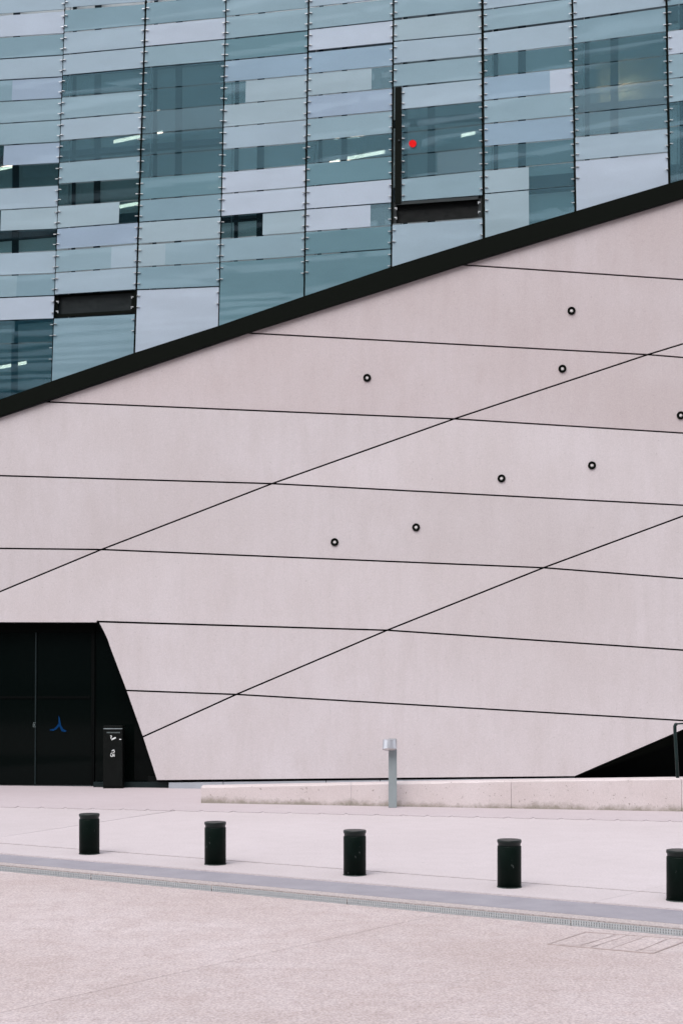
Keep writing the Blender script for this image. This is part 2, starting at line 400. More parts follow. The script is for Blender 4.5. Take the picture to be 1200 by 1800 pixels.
bodies = [(A, [(-300, 826), (0, 722), (435, 575), (813, 455), (1200, 338), (1500, 247)]+diag1[::-1]+[(-300, 1094)]),
          (B_, diag1+diag2[::-1]+[(221, 1214), (193, 1140), (188, 1125), (181, 1110), (171, 1096)]),
          (C, diag2+[(1500, 1155), (1245, 1270), (1200, 1284), (1010, 1366), (275, 1373)])]
for plane, poly in bodies:
    b = bmesh.new(); slab(b, [plane.at(x, y, .047) for x, y in poly], Vector((0, .24, 0)))
    obj('body', b, M_DARK, cb)
# black steel coping that climbs along the top edge
ct = [(-300, 808), (0, 702), (90, 670), (236, 620), (385, 572), (535, 520), (688, 468.5), (850, 418), (1010, 371), (1175, 322), (1200, 315), (1500, 228)]
cbm = [(-300, 835), (0, 731), (90, 700), (236, 651), (385, 600), (535, 552), (688, 504), (850, 452), (1010, 404), (1175, 354), (1200, 346), (1500, 254)]
for i in range(len(ct)-1):
    f = [PA.at(*p, -.07) for p in (ct[i], ct[i+1], cbm[i+1], cbm[i])]
    bk = [glass(*ct[i], -.03), glass(*ct[i+1], -.03)]
    for k in (0, 1):                                          # the top plate runs back to the glass, level
        if bk[k].y < f[k].y+.05: bk[k] = f[k]+Vector((0, .05, 0))
        bk[k] = Vector((f[k].x, bk[k].y, f[k].z-.01))
    back = [bk[0], bk[1], f[2]+Vector((0, .10, 0)), f[3]+Vector((0, .10, 0))]
    b = bmesh.new(); prism(b, f, back); obj('coping', b, M_BLACK, cb)
b = bmesh.new()
for (x0, y0), (x1, y1) in zip(cbm, cbm[1:]):                  # thin drip lip under the coping
    f = [PA.at(x, y, -.03) for x, y in ((x0, y0+.4), (x1, y1+.4), (x1, y1+1.7), (x0, y0+1.7))]; slab(b, f, Vector((0, .06, 0)))
obj('drip_lip', b, M_STEEL, cb)
# plinth behind the ledge
px = [296, 392, 573, 668, 900, 1010]
for x0, x1 in zip(px, px[1:]):
    def pb(x): return 1377.0-(x-275)*8.5/735
    f = [PC.at(x0+.6, pb(x0)-.6, .02), PC.at(x1-.6, pb(x1)-.6, .02), PC.at(x1-.6, 1392, .02), PC.at(x0+.6, 1392, .02)]
    b = bmesh.new(); slab(b, f, Vector((0, .05, 0))); obj('plinth', b, M_PLINTH, cb)
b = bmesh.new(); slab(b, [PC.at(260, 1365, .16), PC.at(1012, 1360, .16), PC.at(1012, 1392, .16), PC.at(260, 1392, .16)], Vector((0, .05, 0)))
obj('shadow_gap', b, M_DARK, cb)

# entrance: dark glazed screen set back in the opening
door = bpy.data.objects.new('entrance_screen', None); door.location = cb.location; link(door, cb); door.location = (0, 0, 0); door.matrix_parent_inverse = Matrix.Identity(4)
def dpart(name, quad, mat, depth=.03, o=0.0, parent=None):
    b = bmesh.new(); slab(b, [DOOR.at(x, y, o) for x, y in quad], Vector((0, depth, 0))); q = obj(name, b, mat)
    q.parent = parent or door; q.matrix_parent_inverse = Matrix.Translation(-cb.location); return q
dpart('pane', [(-290, 1112), (-64, 1112), (-64, 1380), (-290, 1380)], M_DOORGLASS)
dpart('pane', [(-60, 1112), (61.5, 1112), (61, 1380), (-60, 1380)], M_DOORGLASS)
dpart('pane', [(65, 1112), (160, 1112), (160, 1380), (63, 1380)], M_DOORGLASS)
dpart('pane', [(167, 1112), (186, 1112), (300, 1377), (167, 1377)], M_DOORGLASS)
dpart('frame', [(61.9, 1112), (64.2, 1112), (62.6, 1380.5), (60.3, 1380.5)], M_TEALSTEEL, .05, -.02)
dpart('frame', [(160.5, 1104), (166.5, 1104), (165.5, 1380.5), (159.5, 1380.5)], M_SHADE, .08, -.03)
dpart('frame', [(-64, 1112), (-60, 1112), (-60, 1380), (-64, 1380)], M_STEEL, .05, -.02)
dpart('head_rail', [(-290, 1090), (190, 1090), (190, 1111.6), (-290, 1111.6)], M_SHADE, .08, -.01)
dpart('transom', [(-60, 1224), (60.5, 1224), (60.5, 1228), (-60, 1228)], M_SHADE, .05, -.012)
dpart('transom', [(65, 1224), (159, 1224), (159, 1228), (65, 1228)], M_SHADE, .05, -.012)
dpart('threshold', [(-290, 1380.8), (163, 1380.8), (163, 1383.5), (-290, 1383.5)], M_STEEL, .06, -.015)
dpart('kick_plate', [(164, 1375), (295, 1375), (295, 1386), (164, 1386)], M_TEALSTEEL, .06, -.17)
dpart('room', [(-310, 1080), (420, 1080), (420, 1392), (-310, 1392)], M_DARK, .05, .5)
dpart('end_wall', [(299, 1085), (305, 1085), (305, 1392), (299, 1392)], M_DARK, .55, -.02)
Z = lambda x, y: (x/3.75, 1070+y/3.75)
for poly in ([(386, 706), (394, 722), (402, 770), (418, 795), (440, 806), (428, 815), (404, 808), (392, 778), (386, 752)],
             [(386, 756), (391, 776), (372, 796), (352, 806), (328, 804), (330, 797), (356, 793), (374, 774)]):
    lg = dpart('emblem', [Z(*p) for p in poly], M_BLUE, .004, -.006)
for poly in ([(58, 1270.5), (63, 1270.5), (63, 1271.4), (58, 1271.4)], [(58, 1277.6), (63, 1277.6), (63, 1278.5), (58, 1278.5)], [(58, 1271.4), (58.8, 1271.4), (58.8, 1277.6), (58, 1277.6)], [(59.6, 1273), (61, 1273), (61, 1276), (59.6, 1276)]):
    dpart('sticker', poly, M_GREYPRINT, .004, -.03)
# shadowed opening under the fold at the right: soffit lip and dark back
b = bmesh.new()
slab(b, [PC.at(1000, 1371, .30), PC.at(1245, 1266, .30), PC.at(1510, 1150, .30), PC.at(1510, 1185, .30), PC.at(1200, 1302, .30)], Vector((0, .06, 0)))
obj('soffit', b, M_BLACK, cb)
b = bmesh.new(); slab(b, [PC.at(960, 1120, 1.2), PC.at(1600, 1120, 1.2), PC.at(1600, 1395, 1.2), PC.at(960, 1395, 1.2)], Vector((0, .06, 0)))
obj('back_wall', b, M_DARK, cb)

# round wall lights
spots = [((1004, 546), A, 'round black-rimmed wall light highest on the concrete, right side'), ((988, 648), A, 'round black-rimmed wall light just above the long slanting joint, right'),
         ((645, 664), A, 'round black-rimmed wall light alone at upper left of the concrete panels'), ((1196, 730), B_, 'round black-rimmed wall light cut by the right edge of the picture'),
         ((1040, 818), B_, 'round black-rimmed wall light, right one of the middle pair'), ((881, 841), B_, 'round black-rimmed wall light, left one of the middle pair'),
         ((731, 927), B_, 'round black-rimmed wall light, right one of the lowest pair'), ((588, 953), B_, 'round black-rimmed wall light, lowest and leftmost of all')]
for (x, y), plane, lab in spots:
    c = plane.at(x, y); e = empty('wall_light', c, lab, 'wall light', 'round lights set in the concrete wall')
    rot = plane.n.to_track_quat('Z', 'Y').to_matrix().to_4x4(); R = .0605
    b = bmesh.new()
    prof = [(R, -.02), (R, .014), (R*.94, .022), (R*.70, .024), (R*.46, .016), (R*.44, -.001)]
    lathe(b, prof, 32)
    for f in [f for f in b.faces if len(f.verts) > 4]: b.faces.remove(f)
    bmesh.ops.transform(b, matrix=Matrix.Translation(c) @ rot, verts=b.verts); obj('bezel', b, M_BLACK, e)
    b = bmesh.new(); lathe(b, [(R*.44, .0), (R*.44, .004), (R*.3, .008), (R*.1, .010)], 24)
    bmesh.ops.transform(b, matrix=Matrix.Translation(c) @ rot, verts=b.verts); obj('lens', b, M_PORT, e)

# ------------------------------------------------------------------ glass building
gb = empty('glass_building', (glass(500, 560).x, glass(500, 560).y, 0), 'teal and pale grey shingled glass panel front above the slanting black edge', 'building')
CX = [((-170, 0), (-205, 740)), ((-28, 0), (-57, 690)), ((114.5, 0), (90.5, 670)), ((256.5, 0), (236, 620)), ((397.5, 0), (384, 572)), ((542.5, 0), (534.5, 520)),
      ((691.5, 0), (687.5, 468)), ((847.5, 0), (850, 418)), ((1005.5, 0), (1011, 371)), ((1171, 0), (1176, 322)), ((1342, 0), (1349, 275)), ((1520, 0), (1529, 225))]
JW = [2.5, 2.5, 1.3, 3.2, 2.0, 3.0, 3.0, 4.8, 3.8, 4.2, 4, 4]
def cx(i, y): (x0, y0), (x1, y1) = CX[i]; return x0+(x1-x0)*(y-y0)/(y1-y0)
def band(x):
    for (x0, y0), (x1, y1) in zip(ct, ct[1:]):
        if x0 <= x <= x1: return y0+(y1-y0)*(x-x0)/(x1-x0)
    return 808-(x+300)*.35 if x < -300 else 228-(x-1500)*.29
W, L, LG, LT, T, T2, BL, BW = (193, 199, 211), (174, 188, 199), (169, 184, 192), (159, 180, 190), (148, 172, 183), (128, 160, 170), (168, 188, 205), (178, 192, 210)  # BL and BW have a bluish sky reflection put into their coating colour
D, D2, K, KT = (128, 165, 178), (146, 172, 183), (60, 85, 92), (52, 104, 120)
OP = {W: 1.0, L: .97, LG: 1.0, LT: .93, T: .90, T2: .82, BL: .86, BW: .86, D: .27, D2: .44, K: .04, KT: .20}
# every column: (joint y at left, at right, tone, gap above) per panel from the top; a tuple of tones with a photo x between them is a part-printed pane
cols = {
 1: [(-50, -60, L), (-11, -21, L), (27, 17, W, 3.6), (67, 58, T), (105, 96, L), (142, 134, (T, 22, BW)), (180, 172, LT), (219, 210, LT), (257, 249, (K, 7, BW)), (294, 286, K), (333, 325, L), (371, 363, (K, 2, LG)), (408, 402, K), (447, 440, L), (486, 480, (LT, 30, T)), (525, 519, W), (565, 560, (D, 26, KT)), (606, 601, KT)],
 2: [(-62, -74, W), (-24, -35, L), (14.5, 4, T, 4.2), (56, 43, L), (95, 82, L), (132, 119, D), (170, 158, LT), (209, 197, L), (247, 235, D), (285, 273, LT), (323, 313, K), (361, 351, (LG, 210, K)), (401, 390, BW), (439, 428, (LT, 196, L), 2.6), (479, 469, L), (518, 509, None), (559, 551, T)],
 3: [(-74, -87, L), (-36, -49, LT), (2.5, -10, T, 3.2), (43, 30, W), (81, 68, LT), (118, 106, D), (157, 145, D), (196, 183, D2), (235, 223, D), (273, 262, D), (312, 301, T2), (351, 340, T), (390, 380, LG), (429, 419, (LG, 291, LT), 2.6), (469, 461, T), (509, 503, W)],
 4: [(-50, -66, L), (-12, -27, LT), (28, 13.5, LT), (68, 53, T2), (106, 92, BL), (144, 131, (D, 432, LG)), (184, 171, LG), (223, 210, L), (262, 250, D), (302, 289, W), (340, 328, W), (380, 368, (K, 462, LG)), (419, 408, LT), (460, 450, T2)],
 5: [(-65, -82, W), (-27, -43, L), (12, -4, LT), (51, 35, W), (90, 75, BL, 3.6), (129, 115, (LG, 653, D2)), (168, 154, BW), (208, 194, LT), (248, 234, D), (287, 274, T2), (327, 314, W), (367, 356, (W, 651, D2)), (407, 396, T2), (448, 437, T2)],
 6: [(-45, -62, L), (-7, -23, LT), (33, 16, LG, 3.4), (72, 58, L), (112, 97, LT, 3.0), (152, 138, L), (192, 178, D), (233, 218, D), (272.5, 258.5, (D, 768, D2)), (313.5, 299, LT), (354, 343, None), (394, 382.5, L)],
 7: [(-66, -86, L), (-25, -44, L), (16, -4, LT), (55, 35, L, 3.4), (96, 78, D), (135, 118, (BL, 966, W)), (176, 160, LT), (217, 202, BL), (257, 243, D), (299, 284, (LG, 929, D)), (340, 326, (LG, 929, D))],
 8: [(-48, -73, LT), (-7, -31, L), (34, 11, T, 3.2), (76, 55, D), (115, 97, D), (157, 139, D2), (199, 182, D2), (240, 225, L), (282, 267, W)],
 9: [(-73, -99, L), (-32, -56, T), (10, -13, D), (54, 30, W), (96, 73, LT), (138, 116, LT), (180, 159, D), (222, 202, D)],
}
def extend(src, dy, dx_slope):
    return [(a+dy, b_+dy+dx_slope, c) + tuple(r) for a, b_, c, *r in [(x if not isinstance(x[2], tuple) or not isinstance(x[2][0], tuple) else (x[0], x[1], x[2][0])+tuple(x[3:])) for x in src]]
cols[0] = [(y+12, y+2, random.choice([L, LT, T, W, L, D])) for y in range(-60, 690, 39)]
cols[10] = [(y, y-26, random.choice([L, LT, T, W, L, D])) for y in range(-95, 225, 43)]
CLIPX = .045
def pane_quad(ci, yl0, yr0, yl1, yr1, wl, wr):
    return [(cx(ci, yl0)+wl, yl0), (cx(ci+1, yr0)-wr, yr0), (cx(ci+1, yr1)-wr, yr1), (cx(ci, yl1)+wl, yl1)]
def onq(q, s, t):
    a = (q[0][0]+(q[1][0]-q[0][0])*s, q[0][1]+(q[1][1]-q[0][1])*s); b_ = (q[3][0]+(q[2][0]-q[3][0])*s, q[3][1]+(q[2][1]-q[3][1])*s)
    return (a[0]+(b_[0]-a[0])*t, a[1]+(b_[1]-a[1])*t)
red_panel = None
for ci, rows in sorted(cols.items()):
    for ri, row in enumerate(rows):
        yl0, yr0, tone = row[:3]; gap = row[3]*1.15 if len(row) > 3 else 1.9
        last = ri == len(rows)-1
        if last: yl1, yr1, gapb = band(cx(ci, yl0+60))+14, band(cx(ci+1, yr0+60))+14, 0
        else: yl1, yr1 = rows[ri+1][:2]; gapb = rows[ri+1][3]*1.15 if len(rows[ri+1]) > 3 else 1.9
        if yl1 < -70: continue
        wl, wr = JW[ci]/2, JW[ci+1]/2
        if ci == 6 and 4 < ri < 10: wl = (706-cx(6, yl0))
        q = pane_quad(ci, yl0+gap/2, yr0+gap/2, yl1-gapb/2, yr1-gapb/2, wl, wr)
        tilt = random.uniform(-.006, .006)+.006; th = Vector((0, .016, 0))
        def pt(s, t): 
            p = glass(*onq(q, s, t)); return p+Vector((0, -tilt*t+tilt*.5, 0))
        if tone is None:                                     # opened bay: steel frame round a dark recess
            fr = bmesh.new()
            def gq(s0, t0, s1, t1, o0, o1, bmx):
                f = [glass(*onq(q, s, t), o0) for s, t in ((s0, t0), (s1, t0), (s1, t1), (s0, t1))]; bk = [glass(*onq(q, s, t), o1) for s, t in ((s0, t0), (s1, t0), (s1, t1), (s0, t1))]
                prism(bmx, f, bk)
            gq(.0, .0, .045, 1, .05, .14, fr); gq(.955, 0, 1, 1, .05, .14, fr)
            if ci == 6: gq(.045, 0, .955, .14, .0, .14, fr)
            else: gq(.045, .86, .955, 1, .04, .14, fr); gq(.045, 0, .955, .1, .09, .14, fr)
            o = obj('bay_frame', fr, M_STEEL if ci == 6 else M_BLACK, gb)
            bk = bmesh.new(); gq(.045, .1, .955, .86 if ci != 6 else 1, .115, .13, bk); obj('bay_back', bk, m_plain('slate_panel', (.010, .014, .015) if ci != 6 else (.003, .004, .004), .35, .25), gb)
            cl = bmesh.new()
            for s in (.035, .965):
                for t in (.28, .72):
                    c = glass(*onq(q, s, t), .0); box(cl, c, (.04, .02, .014)); box(cl, c+Vector((.012 if s < .5 else -.012, 0, -.014)), (.012, .02, .03))
            obj('hooks', cl, M_CLIP, o)['kind'] = 'stuff'
            continue
        parts = [(0, 1, tone)]
        if isinstance(tone[0], tuple):
            s = (tone[1]-q[0][0])/(q[1][0]-q[0][0]); parts = [(0, s, tone[0]), (s, 1, tone[2])]
        b = bmesh.new(); mats = []
        for mi, (s0, s1, tn) in enumerate(parts):
            k = random.uniform(-4, 4); mats.append(m_glass(tn, OP[tn]))
            f = [pt(s0, 0), pt(s1, 0), pt(s1, 1), pt(s0, 1)]; slab(b, f, th, mi)
        o = obj('glass_panel', b, mats, gb)
        if ci == 6 and ri == 7: red_panel = (o, q)
        # point fixings: two each side
        cl = bmesh.new(); hh = (q[3][1]-q[0][1])
        for s, sg in ((0, 1), (1, -1)):
            he = q[3][1]-q[0][1] if s == 0 else q[2][1]-q[1][1]
            for t in ((9.5/he, 29.5/he) if last else (.25, .75)):
                if t > .97 or he*t > he-4: continue
                p = pt(s, t)
                if p.z < .5: continue
                box(cl, p+Vector((sg*.023, -.020, 0)), (.045, .020, .009)); box(cl, p+Vector((sg*.010, .0, -.006)), (.012, .04, .010), 0, 1)
        obj('fixings', cl, [M_CLIP, M_BLACK], o)['kind'] = 'stuff'
# red disc on one pane
o, q = red_panel
b = bmesh.new(); n = 28
def rd(off): return [glass(725+6.6*math.cos(2*math.pi*i/n), 251.8+6.6*math.sin(2*math.pi*i/n), off) for i in range(n)]
prism(b, rd(-.022), rd(-.019)); d = obj('red_disc', b, M_RED, o); d.matrix_parent_inverse = Matrix.Translation(-gb.location); d['label'] = 'plain red round sticker on the glass'
for ch in list(gb.children):
    for s in ch.children: s.matrix_parent_inverse = Matrix.Identity(4)
for ob in [gb]:
    pass
# vertical mullions behind the joints
for i in range(len(CX)):
    w = JW[i]/2+.6; y1 = CX[i][1][1]+10
    f = [(cx(i, -70)-w, -70), (cx(i, -70)+w, -70), (cx(i, y1)+w, y1), (cx(i, y1)-w, y1)]
    b = bmesh.new(); prism(b, [glass(*p, .022) for p in f], [glass(*p, .10) for p in f]); obj('mullion', b, M_BLACK, gb)
# black post of the access bay, with its lock
b = bmesh.new(); f = [(694.3, 152.5), (705.4, 151.5), (704.2, 356), (693.6, 357)]
prism(b, [glass(*p, -.02) for p in f], [glass(*p, .10) for p in f]); post = obj('access_post', b, M_BLACK, gb)
b = bmesh.new(); lathe(b, [(.016, 0), (.016, .02), (.008, .026)], 16)
bmesh.ops.transform(b, matrix=Matrix.Translation(glass(701, 247, -.02)) @ Matrix.Rotation(math.pi/2, 4, 'X'), verts=b.verts)
obj('lock', b, M_STEEL, post).matrix_parent_inverse = Matrix.Identity(4)

# inner façade behind the glass skin: posts, rails, panes and the rooms
M_INPOST = m_plain('inner_post', (.03, .045, .057), .6, .2)
M_INWALL = m_plain('inner_spandrel', (.17, .21, .235), .8, .2, 0, .1, 1.2)
M_ROOM = m_plain('room_wall', (.10, .115, .12), .85, .1, 0, .25, .8)
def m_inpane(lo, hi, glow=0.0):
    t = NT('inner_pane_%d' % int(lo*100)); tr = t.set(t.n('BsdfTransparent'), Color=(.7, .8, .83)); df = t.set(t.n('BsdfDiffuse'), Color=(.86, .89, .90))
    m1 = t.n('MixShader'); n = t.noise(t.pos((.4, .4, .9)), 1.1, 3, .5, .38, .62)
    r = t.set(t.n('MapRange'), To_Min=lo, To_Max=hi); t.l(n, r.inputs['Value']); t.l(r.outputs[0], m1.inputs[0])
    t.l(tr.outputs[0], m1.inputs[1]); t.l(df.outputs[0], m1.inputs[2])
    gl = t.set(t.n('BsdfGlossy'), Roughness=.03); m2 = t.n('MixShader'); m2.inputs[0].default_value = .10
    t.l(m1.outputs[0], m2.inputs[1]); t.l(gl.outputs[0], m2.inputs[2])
    if glow:                                                  # added glow that lifts the panes above the darker posts
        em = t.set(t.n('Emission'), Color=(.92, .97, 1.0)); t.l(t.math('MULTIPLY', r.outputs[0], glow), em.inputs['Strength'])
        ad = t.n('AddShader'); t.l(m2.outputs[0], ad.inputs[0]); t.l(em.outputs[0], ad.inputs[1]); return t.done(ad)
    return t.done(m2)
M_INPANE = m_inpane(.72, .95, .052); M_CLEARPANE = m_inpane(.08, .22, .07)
def ip(quad, o0, o1, name, mat, parent=gb):
    b = bmesh.new(); prism(b, [glass(x, y, o0) for x, y in quad], [glass(x, y, o1) for x, y in quad]); return obj(name, b, mat, parent)
def ybot(x): return band(max(-300, min(1500, x)))+40
for i in range(len(CX)-1):
    x0, x1 = cx(i, 200), cx(i+1, 200); w = x1-x0
    for fa, fb in ((.115, .165), (.385, .47)):
        xa, xb = x0+w*fa, x0+w*fb; yb = ybot(xb)
        ip([(xa+5*(xa<600), -70), (xb+5*(xb<600), -70), (xb, yb), (xa, yb)], .28, .36, 'inner_post', M_INPOST)
    if x0 > -120 and x0 < 1200:
        b = bmesh.new(); xm = x0+w*.095                          # slim bright rod between the two skins
        tube(b, [glass(xm+3, -60, .14), glass(xm-1, ybot(xm)-15, .14)], .009, 8); obj('tie_rod', b, M_CLIP, gb)
tubes = [((200, 249.5), (247, 240), 'bright ceiling light strip behind the second glass column from the left edge'), ((272, 234.5), (283, 232), 'tiny tip of a ceiling light strip in the third glass column'),
         ((-20, 301), (25, 292), 'bright ceiling light strip at the left edge above a dark pane'), ((209, 364), (246, 357), 'short bright ceiling light strip in the small dark pane left of the middle'),
         ((610, 279), (676, 267), 'longest bright ceiling light strip, in the middle glass column'), ((578, 287), (595, 282), 'short stub of a light strip left of the longest one'),
         ((810, 238.5), (833, 234), 'bright ceiling light strip to the right of the red disc'), ((366, 330), (391, 325.5), 'faint ceiling light strip behind a teal pane left of the middle'),
         ((-20, 650), (47, 637.5), 'ceiling light strip in the dark pane low at the left edge')]
# storeys: sill and head rails, spandrels and window panes across each bay
storeys = [(-60, 20), (92, 226), (236, 345), (372, 448), (520, 640)]
for i in range(len(CX)-1):
    xa, xb = cx(i, 200), cx(i+1, 200); yc = lambda x: -(x-600)*.083+(12 if x < 600 else 6)-14
    for si, (t0, t1) in enumerate(storeys):
        q = [(xa, t0+yc(xa)), (xb, t0+yc(xb)), (xb, t1+yc(xb)), (xa, t1+yc(xa))]
        if q[0][1] > ybot(xa): continue
        lit = any(xa-2 <= (p0[0]+p1[0])/2 <= xb+2 and q[0][1]-30 < (p0[1]+p1[1])/2 < q[0][1]+(t1-t0)+30 for p0, p1, _ in tubes) or (i == 8 and si == 1)
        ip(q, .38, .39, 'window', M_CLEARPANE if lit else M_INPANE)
        ip([(xa, t0+yc(xa)), (xb, t0+yc(xb)), (xb, t0+5+yc(xb)), (xa, t0+5+yc(xa))], .30, .37, 'rail', M_INPOST)
        nt = storeys[si+1][0] if si+1 < len(storeys) else 760
        ip([(xa, t1+yc(xa)), (xb, t1+yc(xb)), (xb, nt+yc(xb)), (xa, nt+yc(xa))], .37, .50, 'spandrel', M_INWALL)
ip([(-320, -150), (1600, -150), (1600, 780), (-320, 780)], 4.0, 4.1, 'room_wall', M_ROOM)
# ceiling tubes seen through the panes
for (a0, a1), (b0, b1), lab in tubes:
    pa, pb_ = glass(a0, a1, .46), glass(b0, b1, .56)
    e = empty('ceiling_light', (pa+pb_)/2, lab, 'ceiling light', 'ceiling lights in the rooms behind the glass')
    d = (pb_-pa).normalized(); up = Vector((0, 0, 1)); n = d.cross(up).normalized()
    b = bmesh.new(); h = .021
    prism(b, [pa-up*h, pa+n*.05-up*h, pa+n*.05+up*h, pa+up*h], [pb_-up*h, pb_+n*.05-up*h, pb_+n*.05+up*h, pb_+up*h]); obj('diffuser', b, M_TUBE, e)
    b = bmesh.new(); t1 = up*(h+.002); t2 = up*(h+.022)
    prism(b, [pa+t1, pa+n*.05+t1, pa+n*.05+t2, pa+t2], [pb_+t1, pb_+n*.05+t1, pb_+n*.05+t2, pb_+t2]); obj('housing', b, M_STEEL, e)
def m_blind():
    t = NT('blind_fabric'); d = t.set(t.n('BsdfDiffuse'), Color=(.42, .45, .46)); tl = t.set(t.n('BsdfTranslucent'), Color=(.6, .58, .55))
    m = t.n('MixShader'); m.inputs[0].default_value = .6; t.l(d.outputs[0], m.inputs[1]); t.l(tl.outputs[0], m.inputs[2]); return t.done(m)
ip([(1046, 113), (1163, 96), (1166, 236), (1048, 248)], .42, .425, 'blind', m_blind())
c = glass(1094, 178, .66); e = empty('pendant_lamp', c, 'warm lamp glowing through a blind behind the glass near the right edge', 'lamp')
b = bmesh.new(); bmesh.ops.create_uvsphere(b, u_segments=20, v_segments=12, radius=.06, matrix=Matrix.Translation(c)); obj('globe', b, M_WARM, e, True)
b = bmesh.new(); tube(b, [c+Vector((0, 0, .06)), c+Vector((0, 0, .6))], .006, 6); obj('cord', b, M_BLACK, e)

# ------------------------------------------------------------------ block across the plaza, seen only mirrored in the glass
ob = empty('office_block', (0, -62, 0), 'dark banded block across the plaza, faintly mirrored in the glass panels', 'building')
M_OB = m_plain('block_wall', (.04, .045, .048), .7, .3, 0, .2, .15); M_OBB = m_plain('block_band', (.78, .79, .80), .6, .3, 0, .15, .3)
b = bmesh.new(); box(b, Vector((20, -70, 26)), (210, 15, 52)); obj('wall', b, M_OB, ob)
z = 1.2
while z < 51:
    lo = z < 23
    b = bmesh.new(); w = random.uniform(.22, .34) if lo else random.uniform(.3, .5); box(b, Vector((20+random.uniform(-3, 3), -62.3, z)), (204, .5, w)); obj('band', b, M_OBB, ob); z += random.uniform(.6, .75) if lo else random.uniform(2.2, 3.2)
for xx in range(-76, 120, 14):
    b = bmesh.new(); box(b, Vector((xx, -62.2, 26)), (.5, .9, 51.5)); obj('rib', b, M_OB, ob)

# ------------------------------------------------------------------ concrete ledge with handrail
le = empty('concrete_ledge', (G(353, 1412).x, G(353, 1412).y, 0), 'long low concrete ledge with green algae along its foot', 'low wall')
lb = lambda x: 1412+(x-353)*15/847
def lt_(x): return 1383.5-(x-353)*10.5/547 if x < 900 else 1373-(x-900)*4.0/300
lx = [353, 617, 898, 1197.5, 1500]
for x0, x1 in zip(lx, lx[1:]):
    b = bmesh.new(); n = 14; rows_ = []
    for k in range(n+1):
        x = x0+.3+(x1-x0-.6)*k/n
        f0 = G(x, lb(x)); top = P(x, lt_(x), f0.y); u_ = Vector((0, .34, 0))
        ch = random.uniform(0, .007)
        rows_.append([f0+Vector((0, 0, -.03)), top+Vector((0, -.0, -.012-ch)), top+Vector((0, .012+ch, 0)), top+u_, f0+u_+Vector((0, 0, -.03))])
    vs = [[b.verts.new(p) for p in r] for r in rows_]
    for r0, r1 in zip(vs, vs[1:]):
        for k in range(5): b.faces.new((r0[k], r1[k], r1[(k+1) % 5], r0[(k+1) % 5]))
    b.faces.new(vs[0]); b.faces.new(vs[-1]); obj('block', b, M_LEDGE, le)
# terrace between ledge and wall
b = bmesh.new(); tp = []
for x in (700, 1000, 1300, 1600): 
    p = P(x, lt_(x), G(x, lb(x)).y); tp.append(p+Vector((0, .30, -.02)))
bkp = [PC.at(x, 1367.5, 1.25) if x >= 1000 else PC.at(x, 1374, -.005) for x in (1600, 1300, 1000, 700)]
for i in range(3):
    f = [tp[i], tp[i+1], bkp[2-i], bkp[3-i]]; slab(b, f, Vector((0, 0, -.05)))
tag(obj('terrace', b, M_PAVE), kind='structure')
# handrail
bx = 1190.5; f0 = G(bx, lb(bx)); Yr = f0.y+.13
hp = lambda x, y: P(x, y, Yr)
hr = empty('handrail', hp(1190.5, 1367.5), 'dark green steel handrail standing on the right end of the ledge', 'handrail')
def flat(bmx, pts, wx, wy):                                    # rounded flat bar along a path in the rail's plane
    tube(bmx, pts, wx/2, 12)
b = bmesh.new(); flat(b, [hp(1190.5, 1368.2), hp(1188.5, 1330), hp(1185.8, 1284), hp(1185.6, 1277), hp(1187, 1274), hp(1189, 1273.0)], .044, .02); M_GREEN = m_plain('handrail_paint', (.005, .015, .0145), .45, .2)
obj('post', b, M_GREEN, hr)
b = bmesh.new(); tube(b, [hp(1187.5, 1273), hp(1198, 1272.2), hp(1300, 1268.5), hp(1450, 1264)], .011, 8); obj('rail', b, M_GREEN, hr)
b = bmesh.new(); flat(b, [hp(1452, 1365), hp(1450, 1264)], .044, .02); obj('post', b, M_GREEN, hr)

# ------------------------------------------------------------------ path light
lp = G(690, 1420.5); e = empty('path_light', lp, 'grey metal path light with round head in front of the ledge', 'lamp')
px2m = lp.y/F; Hm = (1420.5-1299)*px2m
b = bmesh.new(); box(b, lp+Vector((0, .03, Hm/2)), (14.4*px2m, .06, Hm))
bmesh.ops.bevel(b, geom=b.edges[:], offset=.004, segments=2, affect='EDGES'); obj('post', b, M_LAMP, e)
b = bmesh.new(); hc = Vector((lp.x-6*px2m, lp.y-.095, lp.z)); seg = 48; ring = []
for lev in range(3):
    rr = []
    for i in range(seg):
        a = 2*math.pi*i/seg; fl = 1+.02*(i % 4 < 2)
        y = math.sin(a); r = (.084 if lev == 0 else .097 if lev == 1 else .086)*fl
        zb = Hm-(17.5*px2m)+(-y)*.022-.006
        z = Hm-.004 if lev == 0 else zb if lev == 1 else zb+.004
        rr.append(b.verts.new(hc+Vector((r*math.cos(a), r*y, z))))
    ring.append(rr)
for r0, r1 in zip(ring, ring[1:]):
    for i in range(seg): b.faces.new((r0[i], r0[(i+1) % seg], r1[(i+1) % seg], r1[i]))
b.faces.new(ring[0]); hd = obj('head', b, M_LAMPHEAD, e)
b = bmesh.new(); vv = []
for i in range(seg):
    a = 2*math.pi*i/seg; y = math.sin(a); vv.append(hc+Vector((.085*math.cos(a), .085*y, Hm-(17.5*px2m)-y*.020-.002)))
slab(b, vv, Vector((0, 0, .01))); l_ = obj('lens', b, M_LENS, hd); l_.matrix_parent_inverse = Matrix.Identity(4)
for ch in hd.children: ch.matrix_parent_inverse = Matrix.Identity(4)

